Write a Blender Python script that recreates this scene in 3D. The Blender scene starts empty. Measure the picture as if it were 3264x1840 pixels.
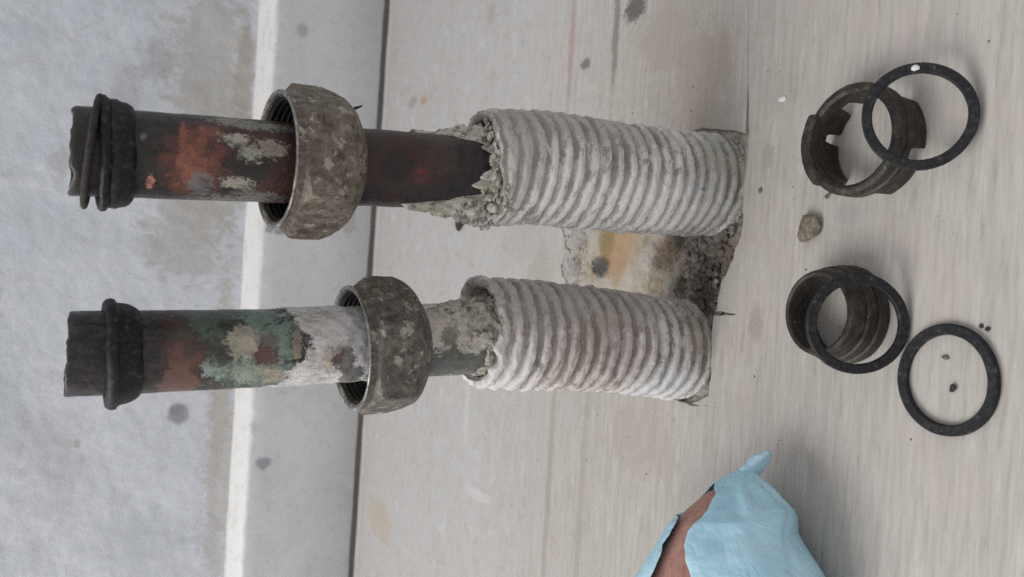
import bpy, bmesh, math, random
import numpy as np
from mathutils import Vector, Matrix, noise

# ------------------------------------------------------------------ scene, camera, light
scene = bpy.context.scene
COL = scene.collection
MM = 0.001                                     # everything below is written in millimetres
R = math.radians
PITCH, ROLL, FPX, EYE = R(28.0), R(3.6), 2700.0, 200.0

cam_data = bpy.data.cameras.new("camera")
cam = bpy.data.objects.new("camera", cam_data)
COL.objects.link(cam)
down = Vector((0, -math.sin(PITCH), -math.cos(PITCH)))
right = Vector((1, 0, 0))
fwd = Vector((0, math.cos(PITCH), -math.sin(PITCH)))
cx = down * math.cos(ROLL) + right * math.sin(ROLL)
cy = right * math.cos(ROLL) - down * math.sin(ROLL)
m = Matrix((cx, cy, -fwd)).transposed().to_4x4()
m.translation = Vector((0, 0, EYE * MM))
cam.matrix_world = m
cam_data.sensor_width = 36.0
cam_data.lens = FPX / 3264 * 36.0
cam_data.clip_start = 0.005
cam_data.clip_end = 50
cam_data.dof.use_dof = True
cam_data.dof.focus_distance = 0.255
cam_data.dof.aperture_fstop = 22
scene.camera = cam

world = bpy.data.worlds.new("World")
scene.world = world
world.use_nodes = True
bg = world.node_tree.nodes["Background"]
bg.inputs[0].default_value = (0.95, 0.955, 1.0, 1)
bg.inputs[1].default_value = 0.66


def area(name, loc, target, sx, sy, power, col):
    d = bpy.data.lights.new(name, 'AREA')
    d.shape = 'RECTANGLE'
    d.size, d.size_y, d.energy, d.color = sx, sy, power, col
    o = bpy.data.objects.new(name, d)
    COL.objects.link(o)
    o.location = loc
    o.rotation_euler = (Vector(target) - Vector(loc)).to_track_quat('-Z', 'Y').to_euler()
    return o


# daylight from the window above the pipes
area("window_light", (-0.85, 0.42, 1.0), (0.0, 0.2, 0.0), 1.0, 0.8, 17.0, (1.0, 0.985, 0.95))

vs = scene.view_settings
vs.view_transform = 'Standard'
vs.look = 'None'
vs.exposure = 0.0
vs.gamma = 1.0
scene.cycles.use_denoising = False
scene.cycles.max_bounces = 8


# ------------------------------------------------------------------ small helpers
def tag(o, label=None, cat=None, group=None, kind=None):
    if label: o["label"] = label
    if cat: o["category"] = cat
    if group: o["group"] = group
    if kind: o["kind"] = kind
    return o


def mesh_obj(name, verts, faces, mat, parent=None, origin=(0, 0, 0), smooth=True, sharp=None):
    """verts in mm (world axes); origin in mm"""
    o3 = np.array(origin, float)
    v = (np.asarray(verts, float) - o3) * MM
    me = bpy.data.meshes.new(name)
    me.from_pydata([tuple(x) for x in v], [], [tuple(int(i) for i in f) for f in faces])
    me.update()
    bm = bmesh.new(); bm.from_mesh(me)
    bmesh.ops.recalc_face_normals(bm, faces=bm.faces)
    if sharp:
        for e in bm.edges:
            if len(e.link_faces) == 2 and e.calc_face_angle(0) > R(sharp):
                e.smooth = False
    bm.to_mesh(me); bm.free()
    if smooth:
        me.polygons.foreach_set("use_smooth", [True] * len(me.polygons))
    if mat: me.materials.append(mat)
    o = bpy.data.objects.new(name, me)
    COL.objects.link(o)
    o.location = tuple(o3 * MM)
    if parent:
        o.parent = parent
        o.location = tuple((o3 - np.array(parent.location) / MM) * MM)
    return o


def nz(x, y, z, s, seed=0.0):
    return noise.noise(Vector((x * s + seed, y * s - seed * 1.7, z * s + seed * .6)))


def fbm(x, y, z, s, seed=0.0, n=4):
    a, t = 1.0, 0.0
    for i in range(n):
        t += a * nz(x, y, z, s, seed + i * 7.3); a *= .5; s *= 2.03
    return t


def ring_faces(nr, na, closed=True, cap0=False, cap1=False):
    f = []
    for i in range(nr - 1):
        for j in range(na if closed else na - 1):
            k = (j + 1) % na
            f.append((i * na + j, i * na + k, (i + 1) * na + k, (i + 1) * na + j))
    if cap0: f.append(tuple(range(na)))
    if cap1: f.append(tuple((nr - 1) * na + j for j in range(na)))
    return f


def lathe(profile, na=96, axis=lambda z: (0, 0), disp=None, loop=True):
    """profile [(r,z)], closed loop when loop; disp(theta,r,z,i)->(dr,dz)"""
    v = []
    for i, (r, z) in enumerate(profile):
        for j in range(na):
            t = 2 * math.pi * j / na
            dr, dz = disp(t, r, z, i) if disp else (0, 0)
            ax, ay = axis(z + dz)
            v.append((ax + (r + dr) * math.cos(t), ay + (r + dr) * math.sin(t), z + dz))
    n = len(profile)
    f = ring_faces(n, na)
    if loop:
        for j in range(na):
            k = (j + 1) % na
            f.append(((n - 1) * na + j, (n - 1) * na + k, k, j))
    return v, f


def transform(verts, M):
    return [tuple(M @ Vector(p)) for p in verts]


# ------------------------------------------------------------------ node helpers
class NT:
    def __init__(s, name, rough=0.6, spec=0.4, metal=0.0):
        s.mat = bpy.data.materials.new(name)
        s.mat.use_nodes = True
        s.t = s.mat.node_tree
        s.b = s.t.nodes["Principled BSDF"]
        s.set(Roughness=rough, Metallic=metal)
        s.b.inputs["Specular IOR Level"].default_value = spec
        tc = s.t.nodes.new("ShaderNodeTexCoord")
        s.P = tc.outputs["Object"]
        s.k = 0
        s.cache = {}

    def set(s, **kw):
        for k, v in kw.items():
            i = s.b.inputs[k.replace("_", " ")]
            if hasattr(v, "is_linked"): s.t.links.new(v, i)
            elif isinstance(v, tuple): i.default_value = v if len(v) == 4 else (*v, 1)
            else: i.default_value = v

    def put(s, sock, v):
        if hasattr(v, "is_linked"): s.t.links.new(v, sock)
        elif isinstance(v, tuple):
            sock.default_value = v if len(v) == len(sock.default_value) else (*v, 1)
        else: sock.default_value = v

    def math(s, op, a, b=0.0, clamp=False):
        n = s.t.nodes.new("ShaderNodeMath"); n.operation = op; n.use_clamp = clamp
        s.put(n.inputs[0], a); s.put(n.inputs[1], b)
        return n.outputs[0]

    def vec(s, scale=(1, 1, 1), off=(0, 0, 0), src=None):
        n = s.t.nodes.new("ShaderNodeMapping"); n.vector_type = 'POINT'
        s.t.links.new(src or s.P, n.inputs[0])
        n.inputs["Location"].default_value = off
        n.inputs["Scale"].default_value = scale
        return n.outputs[0]

    def noise(s, per_mm, detail=4, rough=.55, vec=None, dist=0.0, color=False):
        """per_mm: size of features in mm"""
        n = s.t.nodes.new("ShaderNodeTexNoise")
        s.k += 1
        v = s.vec(off=(s.k * 1.37, s.k * -.71, s.k * .53), src=vec)
        s.t.links.new(v, n.inputs["Vector"])
        n.inputs["Scale"].default_value = 1000.0 / per_mm
        n.inputs["Detail"].default_value = detail
        n.inputs["Roughness"].default_value = rough
        n.inputs["Distortion"].default_value = dist
        return n.outputs["Color" if color else "Fac"]

    def step(s, v, lo, hi):
        n = s.t.nodes.new("ShaderNodeMapRange"); n.interpolation_type = 'SMOOTHSTEP'
        s.put(n.inputs["Value"], v)
        n.inputs["From Min"].default_value = lo
        n.inputs["From Max"].default_value = hi
        return n.outputs[0]

    def mix(s, fac, a, b, mode='MIX'):
        n = s.t.nodes.new("ShaderNodeMix"); n.data_type = 'RGBA'; n.blend_type = mode
        s.put(n.inputs[0], fac)
        s.put(n.inputs[6], a if not isinstance(a, tuple) else (*a[:3], 1))
        s.put(n.inputs[7], b if not isinstance(b, tuple) else (*b[:3], 1))
        return n.outputs[2]

    def mulmask(s, a, b): return s.math('MULTIPLY', a, b)

    def ramp(s, v, stops):
        n = s.t.nodes.new("ShaderNodeValToRGB")
        s.put(n.inputs[0], v)
        e = n.color_ramp.elements
        while len(e) < len(stops): e.new(0.5)
        for el, (p, c) in zip(e, stops):
            el.position = p; el.color = (*c, 1)
        return n.outputs[0]

    def blob(s, c, r, rag=.5, grain=2.5, soft=.12, ref=(0, 0, 0)):
        """ragged patch around a point: c, r in mm (world axes), r=None axis ignored. ref = object origin"""
        sc, off = [], []
        for i in range(3):
            if r[i] is None: sc.append(0); off.append(0)
            else:
                sc.append(1000.0 / r[i]); off.append(-(c[i] - ref[i]) / r[i])
        v = s.vec(scale=tuple(sc), off=tuple(off))
        n = s.t.nodes.new("ShaderNodeVectorMath"); n.operation = 'LENGTH'
        s.t.links.new(v, n.inputs[0])
        q = s.math('SUBTRACT', 1.0, n.outputs["Value"])
        g = min((1.2, 1.8, 2.7, 4, 6, 9, 14, 22), key=lambda q: abs(math.log(q / grain)))
        if g not in s.cache: s.cache[g] = s.math('SUBTRACT', s.noise(g, 6, .72, dist=.5), .5)
        g2 = min((.8, 1.2, 1.8, 2.7, 4, 6), key=lambda q: abs(math.log(q / (grain / 3.2))))
        if ('f', g2) not in s.cache: s.cache[('f', g2)] = s.math('SUBTRACT', s.noise(g2, 5, .75, vec=s.vec((1, 1, .6)), dist=.8), .5)
        nn = s.math('MULTIPLY', s.math('ADD', s.cache[g], s.cache[('f', g2)]), rag * 2.1)
        return s.step(s.math('ADD', q, nn), -soft, soft)

    def axis(s, i):
        n = s.t.nodes.new("ShaderNodeSeparateXYZ"); s.t.links.new(s.P, n.inputs[0])
        return n.outputs[i]

    def bump(s, h, dist_mm, strength=1.0):
        n = s.t.nodes.new("ShaderNodeBump")
        n.inputs["Strength"].default_value = strength
        n.inputs["Distance"].default_value = dist_mm * MM
        s.put(n.inputs["Height"], h)
        s.t.links.new(n.outputs[0], s.b.inputs["Normal"])

    def spots(s, size, thr, soft=.02, detail=2):
        return s.step(s.noise(size, detail, .6), thr, thr + soft)


# ------------------------------------------------------------------ materials of the setting
def mat_lino():
    n = NT("linoleum", rough=.5, spec=.35)
    st = n.vec(scale=(.10, 1, 1))
    st2 = n.vec(scale=(.03, 1, 1))
    f1 = n.noise(2.0, 7, .72, vec=st, dist=.35)
    f2 = n.noise(7.0, 5, .6, vec=st2, dist=.5)
    c = n.ramp(f1, [(.26, (.29, .262, .228)), (.42, (.40, .372, .335)), (.56, (.47, .442, .405)), (.74, (.535, .512, .475))])
    c = n.mix(n.math('MULTIPLY', n.step(f2, .35, .7), .35), c, (.36, .335, .305))
    c = n.mix(n.math('MULTIPLY', n.step(n.noise(18, 4), .48, .66), .35), c, (.445, .385, .365))
    c = n.mix(n.math('MULTIPLY', n.step(n.noise(14, 4), .52, .66), .3), c, (.385, .395, .335))
    # dust and plaster film towards the wall, where the pattern is covered
    y = n.axis(1)
    film = n.step(n.math('ADD', y, n.math('MULTIPLY', n.math('SUBTRACT', n.noise(40, 4), .5), .10)),   .25, .42)
    film = n.math('MULTIPLY', film, n.step(n.noise(9, 5, .65), .18, .62))
    c = n.mix(n.math('MULTIPLY', film, .85), c, (.455, .45, .447))
    dm = n.step(n.noise(9, 8, .74, dist=.5), .53, .68)
    dm = n.math('MULTIPLY', dm, n.step(y, .20, .30))
    c = n.mix(n.math('MULTIPLY', dm, .55), c, (.33, .31, .285))
    dm = n.step(n.noise(4.5, 8, .75, dist=.5), .58, .68)
    dm = n.math('MULTIPLY', dm, n.step(y, .21, .30))
    c = n.mix(n.math('MULTIPLY', dm, .5), c, (.25, .24, .215))
    dm = n.step(n.noise(13, 8, .72, dist=.5), .55, .68)
    dm = n.math('MULTIPLY', dm, n.step(y, .24, .36))
    c = n.mix(n.math('MULTIPLY', dm, .5), c, (.56, .56, .565))
    # grubby trodden area around the cut-out
    g = n.blob((60, 262, 0), (75, 70, None), .5, 22, .7)
    g = n.math('MULTIPLY', g, n.step(n.noise(4, 5, .65), .35, .7))
    c = n.mix(n.math('MULTIPLY', g, .5), c, (.36, .315, .255))
    g = n.blob((-60, 320, 0), (70, 60, None), .5, 22, .7)
    g = n.math('MULTIPLY', g, n.step(n.noise(5, 5, .65, vec=st), .35, .7))
    c = n.mix(n.math('MULTIPLY', g, .45), c, (.37, .33, .28))
    # lines between the printed boards
    for (yy, x0, rx, col, k) in ((297.5, 112, 26, (.2, .175, .16), .8), (302, -95, 62, (.33, .29, .25), .55),
                                 (329, -95, 62, (.30, .25, .21), .55), (333, 112, 30, (.34, .24, .21), .6),
                                 (298, 60, 18, (.3, .27, .25), .5)):
        w = n.blob((x0, yy, 0), (rx, 2.2, None), .9, 6, .5)
        c = n.mix(n.math('MULTIPLY', w, k), c, col)
    # smudges with their own place
    for (x, yy, rx, ry, col, k) in ((117, 285, 5, 7, (.09, .09, .08), .85), (101.6, 320, 2.4, 4, (.12, .12, .11), .8),
                                    (120, 534, 4, 8, (.30, .28, .26), .7), (118, 514, 3, 5, (.42, .24, .12), .7),
                                    (-163, 547, 13, 22, (.43, .37, .30), .75), (90, 460, 5, 9, (.28, .27, .26), .6),
                                    (150, 420, 6, 5, (.33, .31, .29), .6), (28, 172, 3, 4.5, (.34, .33, .32), .6),
                                    (-6, 206, 6, 3, (.33, .27, .23), .7), (-70, 420, 16, 3, (.52, .51, .49), .8),
                                    (-110, 400, 3, 14, (.53, .52, .5), .7), (70, 205, 9, 5, (.38, .34, .31), .6),
                                    (48, 205, 4, 3, (.30, .29, .25), .5), (84, 228, 10, 4, (.40, .35, .29), .7), (78, 240, 24, 13, (.36, .305, .24), .6), (100, 262, 12, 16, (.36, .32, .26), .5), (-55, 262, 14, 20, (.37, .33, .28), .5), (28, 372, 16, 20, (.38, .37, .34), .5), (5, 350, 14, 12, (.36, .33, .28), .5)):
        w = n.blob((x, yy, 0), (rx, ry, None), .9, max(2, .8 * min(rx, ry)), .25)
        c = n.mix(n.math('MULTIPLY', w, k), c, col)
    sp = n.spots(3.4, .675, .04, 4)
    c = n.mix(n.math('MULTIPLY', n.math('MULTIPLY', sp, n.step(y, .17, .26)), .5), c, (.22, .2, .18))
    sp = n.spots(2.6, .69, .04, 4)
    c = n.mix(n.math('MULTIPLY', sp, .6), c, (.6, .59, .57))
    n.set(Base_Color=c, Roughness=n.math('ADD', .42, n.math('MULTIPLY', n.noise(14, 4), .25)))
    n.bump(n.math('ADD', f1, n.math('MULTIPLY', n.noise(3, 4), .5)), .12, .5)
    return n.mat


def mat_wall():
    n = NT("wall_plaster", rough=.8, spec=.25)
    a = n.noise(60, 5, .6)
    c = n.ramp(a, [(.3, (.55, .575, .62)), (.5, (.62, .645, .69)), (.7, (.665, .69, .73))])
    d = n.step(n.noise(16, 8, .74, dist=.8), .5, .68)
    c = n.mix(n.math('MULTIPLY', d, .5), c, (.47, .49, .50))
    d = n.step(n.noise(22, 8, .74, dist=.8), .55, .68)
    c = n.mix(n.math('MULTIPLY', d, .6), c, (.70, .725, .765))
    d = n.step(n.noise(12, 7, .7, vec=n.vec((1, 1, .35))), .60, .72)
    c = n.mix(n.math('MULTIPLY', d, .4), c, (.47, .445, .395))
    d = n.step(n.noise(4, 6, .72), .60, .72)
    c = n.mix(n.math('MULTIPLY', d, .5), c, (.33, .34, .35))
    for (x, z, rx, rz, rag, col, k) in (
            (140, 118, 60, 26, .9, (.46, .44, .40), .7), (70, 112, 45, 24, .9, (.46, .445, .405), .75),
            (25, 124, 34, 24, .9, (.46, .445, .415), .7), (-140, 96, 90, 9, .9, (.47, .44, .39), .6),
            (-60, 98, 60, 8, .9, (.46, .42, .36), .6), (120, 96, 60, 6, .6, (.38, .34, .28), .6),
            (-99, 124.6, 7, 7, .25, (.27, .275, .31), .8), (-96, 126, 4, 5, .3, (.22, .225, .25), .5),
            (137, 152, 14, 9, 1.2, (.38, .39, .40), .5), (100, 170, 30, 10, .8, (.40, .40, .40), .5),
            (-40, 240, 30, 8, .8, (.38, .39, .40), .5), (-130, 200, 40, 18, 1.2, (.52, .52, .52), .5),
            (60, 205, 9, 7, 1.3, (.42, .42, .42), .5), (-85, 190, 3, 3, .5, (.40, .34, .29), .6), (-118, 185, 3, 2, .5, (.40, .35, .3), .6)):
        w = n.blob((x, 0, z), (rx, None, rz), rag * 1.3, max(4, min(rx, rz) * .8), .3, ref=(0, 611, 0))
        c = n.mix(n.math('MULTIPLY', w, k), c, col)
    n.set(Base_Color=c)
    h = n.math('ADD', n.noise(9, 6, .6), n.math('MULTIPLY', n.noise(1.2, 3), .25))
    n.bump(h, 1.5, .6)
    return n.mat


def mat_skirt():
    n = NT("skirting_paint", rough=.45, spec=.4)
    a = n.noise(35, 4)
    c = n.ramp(a, [(.3, (.55, .55, .555)), (.6, (.605, .605, .61))])
    d = n.step(n.noise(9, 8, .76), .50, .66)
    c = n.mix(n.math('MULTIPLY', d, .4), c, (.44, .415, .39))
    d = n.step(n.noise(20, 6, .7), .5, .66)
    c = n.mix(n.math('MULTIPLY', d, .4), c, (.645, .65, .655))
    z = n.axis(2)
    top = n.step(n.math('ADD', z, n.math('MULTIPLY', n.math('SUBTRACT', n.noise(9, 6, .65), .5), .010)), .0780, .0812)
    c = n.mix(n.math('MULTIPLY', top, n.step(n.noise(5, 7, .74), .30, .46)), c, (.72, .715, .70))  # white top edge, coloured paler for the light it catches from above
    lip = n.math('MULTIPLY', top, n.step(n.noise(6, 7, .7, vec=n.vec((.3, 1, 1))), .53, .66))
    c = n.mix(n.math('MULTIPLY', lip, .5), c, (.5, .45, .38))
    for (x, zz, rx, rz, col, k) in ((-131, 70, 4, 5, (.25, .25, .29), .8), (170, 62, 5, 4, (.33, .3, .31), .6),
                                    (92, 40, 12, 7, (.42, .38, .34), .5), (40, 20, 9, 5, (.40, .38, .36), .6),
                                    (57, 30, 4, 8, (.36, .36, .34), .5), (30, 76, 2.5, 3, (.2, .2, .2), .7),
                                    (29, 70, 2, 3, (.2, .2, .2), .7), (69, 74, 2, 8, (.27, .26, .25), .6)):
        w = n.blob((x, 0, zz), (rx, None, rz), .6, 4, .3, ref=(0, 593, 0))
        c = n.mix(n.math('MULTIPLY', w, k), c, col)
    sp = n.spots(4, .68, .03, 4)
    c = n.mix(n.math('MULTIPLY', sp, .5), c, (.3, .29, .28))
    n.set(Base_Color=c)
    n.bump(n.noise(2.5, 4), .25, .4)
    return n.mat


def mat_simple(name, stops, size, rough=.6, spec=.4, metal=0., bumpd=0., bsize=1., detail=5):
    n = NT(name, rough, spec, metal)
    n.set(Base_Color=n.ramp(n.noise(size, detail, .62), stops))
    if bumpd: n.bump(n.noise(bsize, 4, .6), bumpd, .7)
    return n.mat


M_LINO, M_WALL, M_SKIRT = mat_lino(), mat_wall(), mat_skirt()
M_SUB = mat_simple("subfloor_board", [(.3, (.05, .042, .035)), (.7, (.10, .085, .07))], 6, .9)  # colour darkened to deepen the shade in the gap under the skirting
M_RUBBER = mat_simple("black_rubber", [(.3, (.008, .0085, .0105)), (.52, (.014, .0145, .017)), (.62, (.03, .029, .028)), (.72, (.10, .095, .085))], 1.6,
                      .6, .3, 0, .06, .8)
M_STONE = mat_simple("stone", [(.3, (.07, .06, .045)), (.5, (.17, .145, .11)), (.7, (.30, .28, .22))], 2.0, .8, .3, 0, .3, .7)
M_CHALK = mat_simple("white_paint", [(.3, (.62, .61, .59)), (.7, (.78, .77, .75))], 2.0, .7, .3, 0, .1, .6)
M_SOOT = mat_simple("dark_dirt", [(.3, (.02, .02, .02)), (.7, (.07, .06, .055))], 1.0, .9, .2, 0, .15, .4)

# ------------------------------------------------------------------ the setting
# linoleum sheet with the ragged cut-out round the pipes
HOLE = [(56.9, 214.9), (59.5, 225), (62.2, 238.3), (61, 252), (52, 262), (44, 300), (38, 326), (30.1, 333.2), (24, 329), (18.5, 327.7),
        (12, 331), (7.1, 329.1), (0, 318), (-6, 290), (-14, 270), (-28, 262), (-36.2, 249.9), (-37.9, 236), (-35.6, 218.0),
        (-36.5, 233.6), (-33.0, 226.3), (-25, 225.6), (-17.4, 226.2), (-10, 226.6), (-5.2, 226.2), (-3.9, 211.8), (-2.9, 224.6),
        (2, 224.4), (6.7, 223.3), (12, 219.6), (17.4, 217.4), (22, 215.2), (27.9, 214.6), (36, 215.6), (42.7, 215.1), (48, 214.4)]


def rag(poly, amp, seed, sub=5):
    out = []
    for i, (x, y) in enumerate(poly):
        x2, y2 = poly[(i + 1) % len(poly)]
        for k in range(sub):
            t = k / sub
            px, py = x + (x2 - x) * t, y + (y2 - y) * t
            out.append((px + amp * fbm(px, py, 0, .35, seed), py + amp * fbm(px, py, 3, .35, seed + 9)))
    return out


hole = rag(HOLE, .55, 1.0)


def curve_sheet(loops, thick, bevel):
    cu = bpy.data.curves.new("tmp", 'CURVE')
    cu.dimensions = '2D'; cu.fill_mode = 'BOTH'
    cu.extrude = thick / 2 * MM; cu.bevel_depth = bevel * MM; cu.bevel_resolution = 2
    for lp in loops:
        s = cu.splines.new('POLY'); s.points.add(len(lp) - 1); s.use_cyclic_u = True
        for p, (x, y) in zip(s.points, lp): p.co = (x * MM, y * MM, 0, 1)
    o = bpy.data.objects.new("tmp", cu); COL.objects.link(o)
    dg = bpy.context.evaluated_depsgraph_get()
    me = bpy.data.meshes.new_from_object(o.evaluated_get(dg))
    bpy.data.objects.remove(o)
    return me


# a long knife cut that runs from the cut-out to the right, parallel to the wall
cut = [(56.6, 214.6), (75, 216.4), (103, 218.8), (140, 221.5), (190, 224), (190, 224.4), (140, 222.1), (103, 219.5), (75, 217.2), (57.6, 216.6)]
loop = []
for i, p in enumerate(hole):
    loop.append(p)
loop = hole[1:] + [(56.4, 214.5)] + [(75, 216.3), (103, 218.7), (140, 221.5), (190, 224.0), (140, 222.0), (103, 219.35), (75, 217.1), (57.8, 216.9)]
outer = [(-1200, -700), (1200, -700), (1200, 589.5), (-1200, 589.5)]
me = curve_sheet([outer, loop], 2.2, .35)
me.name = "floor"
me.materials.clear(); me.materials.append(M_LINO)
floor = bpy.data.objects.new("floor", me); COL.objects.link(floor)
zs = max(v.co.z for v in me.vertices)
me.transform(Matrix.Translation((0, 0, -zs)))
tag(floor, "pale wood-look linoleum floor with a ragged cut-out round the pipes", kind="structure")

# slightly turned-up edge of the linoleum along the wall
lv, lf = [], []
NX = 260
for i in range(NX):
    x = -600 + 1200 * i / (NX - 1)
    w = .5 * fbm(x, 0, 0, .03, 4)
    prof = [(584.5, .06), (587, .5 + .3 * w), (589.3, 1.1 + .5 * w), (590.6, 1.3 + .5 * w), (591.2, .7 + .5 * w), (590.9, -.6), (589.6, -1.5)]
    for (y, z) in prof: lv.append((x, y + .3 * w, z))
mesh_obj("floor_edge", lv, ring_faces(NX, 7, closed=False), M_LINO, parent=floor)

# board under the linoleum
mesh_obj("subfloor", [(-1200, -700, -9), (1200, -700, -9), (1200, 640, -9), (-1200, 640, -9)], [(0, 1, 2, 3)], M_SUB)
tag(bpy.data.objects["subfloor"], "board under the linoleum, coloured dark for the shade in the skirting gap", kind="structure")

# wall: trowelled plaster, uneven
wv = []
nx, nzz = 300, 170
for k in range(nzz):
    for i in range(nx):
        x = -340 + 680 * i / (nx - 1); z = 60 + 300 * k / (nzz - 1)
        wv.append((x, 611 - 1.1 * fbm(x, 0, z, .02, 2.0, 5) - .25 * fbm(x, 0, z, .15, 6.0, 3), z))
wall = mesh_obj("wall", wv, ring_faces(nzz, nx, closed=False), M_WALL, origin=(0, 611, 0))
b0 = len(wv)
tag(wall, "bluish white rough plaster wall behind the pipes", kind="structure")
# wall continues plain beyond the modelled relief
wc = []
for (x0, x1, z0, z1) in ((-1200, -340, 0, 900), (340, 1200, 0, 900), (-340, 340, 360, 900), (-340, 340, 0, 60)):
    wc += [(x0, 611.0, z0), (x1, 611.0, z0), (x1, 611.0, z1), (x0, 611.0, z1)]
mesh_obj("wall_surface", wc, [tuple(range(4 * i, 4 * i + 4)) for i in range(4)], M_WALL, parent=wall, origin=(0, 611, 0))

# skirting board: flat face, rounded sloping top, gap under it
sv = []
prof = [(612.0, 6.0), (593.0, 4.3), (592.6, 5.0), (592.6, 40), (592.7, 70), (592.8, 78.2), (593.4, 80.2), (595.0, 81.8), (599, 83.9),
        (604, 86.0), (608, 87.6), (611.0, 88.6), (613, 88.4)]
NX = 420
for i in range(NX):
    x = -1200 + 600 * i / 20 if i < 20 else (-600 + 1200 * (i - 20) / 380 if i <= 400 else 600 + 600 * (i - 400) / 19)
    for (y, z) in prof:
        a = 0 if z < 7 else .35 * fbm(x, 0, z, .025, 3.0) + (.5 * fbm(x, y, z, .09, 8.0) if z > 79 else 0)
        b = .55 * fbm(x, y, 0, .02, 5.0, 3) if z > 79 else (.5 * fbm(x, 0, 0, .03, 1.0, 3) if z < 7 else 0)
        sv.append((x, y - a, z + b))
sk = mesh_obj("skirting_board", sv, ring_faces(NX, len(prof), closed=False), M_SKIRT, origin=(0, 593, 0))
tag(sk, "off-white painted skirting board with a white rounded top edge, coloured brighter for light from above", kind="structure")

# ------------------------------------------------------------------ mortar and old board in the cut-out
def mat_mortar():
    n = NT("mortar", rough=.9, spec=.2)
    c = n.ramp(n.noise(5, 6, .68), [(.3, (.13, .11, .09)), (.45, (.27, .24, .20)), (.6, (.38, .35, .31)), (.75, (.46, .44, .41))])
    # bare board: pale, orange stained
    w = n.blob((18, 285, 0), (34, 38, None), .35, 9, .25)
    wood = n.ramp(n.noise(7, 5, .6, vec=n.vec((.5, 1, 1))), [(.32, (.29, .23, .16)), (.5, (.40, .355, .29)), (.68, (.46, .435, .395))])
    o = n.blob((22, 287, 0), (14, 11, None), .5, 6, .4)
    wood = n.mix(n.math('MULTIPLY', o, .8), wood, (.40, .27, .15))
    o = n.blob((13, 290, 0), (7, 9, None), .5, 4, .4)
    wood = n.mix(n.math('MULTIPLY', o, .7), wood, (.38, .25, .155))
    o = n.blob((24, 296, 0), (9, 5, None), .5, 4, .4)
    wood = n.mix(n.math('MULTIPLY', o, .7), wood, (.22, .17, .07))
    c = n.mix(w, c, wood)
    for (x, y, rx, ry, col, k) in ((11.6, 300, 4.6, 6.5, (.045, .048, .05), .85), (21.5, 251, 4.5, 6, (.05, .055, .04), .85),
                                   (5, 247, 3.5, 4, (.05, .055, .035), .8), (18, 257, 8, 5, (.20, .15, .10), .7),
                                   (24, 318, 5, 7, (.11, .1, .085), .8), (12, 319, 5, 5, (.10, .09, .075), .8),
                                   (6, 233, 11, 7, (.075, .062, .05), .75), (17, 225, 8, 6, (.11, .085, .07), .7),
                                   (0, 232, 6, 7, (.09, .07, .06), .7), (13, 262, 3, 4, (.13, .115, .1), .7)):
        q = n.blob((x, y, 0), (rx, ry, None), 1.0, 3, .3)
        c = n.mix(n.math('MULTIPLY', q, k), c, col)
    # dust and lime film over the rim
    d = n.math('SUBTRACT', 1.0, n.blob((14, 278, 0), (22, 40, None), .5, 6, .3))
    d = n.math('MULTIPLY', d, n.step(n.axis(1), .255, .285))
    c = n.mix(n.math('MULTIPLY', d, .8), c, (.43, .41, .385))
    n.set(Base_Color=c)
    n.bump(n.noise(1.4, 5, .65), .5, .7)
    return n.mat


M_MORT = mat_mortar()
mv = []
nx, ny = 230, 290
for j in range(ny):
    for i in range(nx):
        x = -42 + 112 * i / (nx - 1); y = 206 + 134 * j / (ny - 1)
        board = min(1, max(0, (y - 262) / 12))
        rough = (1 - board)
        z = -.9 - 1.9 * rough + rough * (1.9 * fbm(x, y, 0, .16, 3.0, 4) + 1.3 * abs(nz(x, y, 0, .5, 2))) + .5 * fbm(x, y, 0, .12, 5.0, 4)
        dd = math.hypot((x - 11.6) / 4.2, (y - 300) / 6)
        dd += .5 * fbm(x, y, 0, .3, 12, 3)
        if dd < 1.1: z -= 1.6 * max(0, 1.1 - dd)
        if y > 312: z += .5 * max(0, fbm(x, y, 0, .25, 8.0, 3)) * 2
        sl = math.hypot(x - 41, y - 234)
        if x > 30: z = max(z, -1.3 + .5 * fbm(x, y, 0, .4, 9, 3))
        mv.append((x, y, min(z, -.25)))
mortar = mesh_obj("mortar_bed", mv, ring_faces(ny, nx, closed=False), M_MORT)
tag(mortar, "crumbling mortar and stained bare board inside the floor cut-out", kind="structure")

# loose rubble against the near rim of the cut-out (nobody could count it)
random.seed(5)
rv, rf = [], []
def chunk(c, r, seed, squash=.7):
    bm = bmesh.new()
    bmesh.ops.create_icosphere(bm, subdivisions=2, radius=1)
    rnd = random.Random(seed)
    cuts = [(Vector((rnd.gauss(0, 1), rnd.gauss(0, 1), rnd.gauss(0, 1))).normalized(), rnd.uniform(.55, .85)) for _ in range(7)]
    sc = (rnd.uniform(.8, 1.3), rnd.uniform(.8, 1.3), squash)
    out = []
    for v in bm.verts:
        p = v.co.copy()
        for d, k in cuts:
            q = p.dot(d)
            if q > k: p -= d * (q - k)
        p *= 1 + .18 * nz(p.x, p.y, p.z, 2.2, seed * .37)
        out.append((c[0] + p.x * r * sc[0], c[1] + p.y * r * sc[1], c[2] + p.z * r * sc[2]))
    fs = [tuple(v.index for v in f.verts) for f in bm.faces]
    bm.free()
    return out, fs

def add_chunk(c, r, seed, squash=.7):
    v, f = chunk(c, r, seed, squash)
    b = len(rv); rv.extend(v); rf.extend([tuple(i + b for i in q) for q in f])

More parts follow.
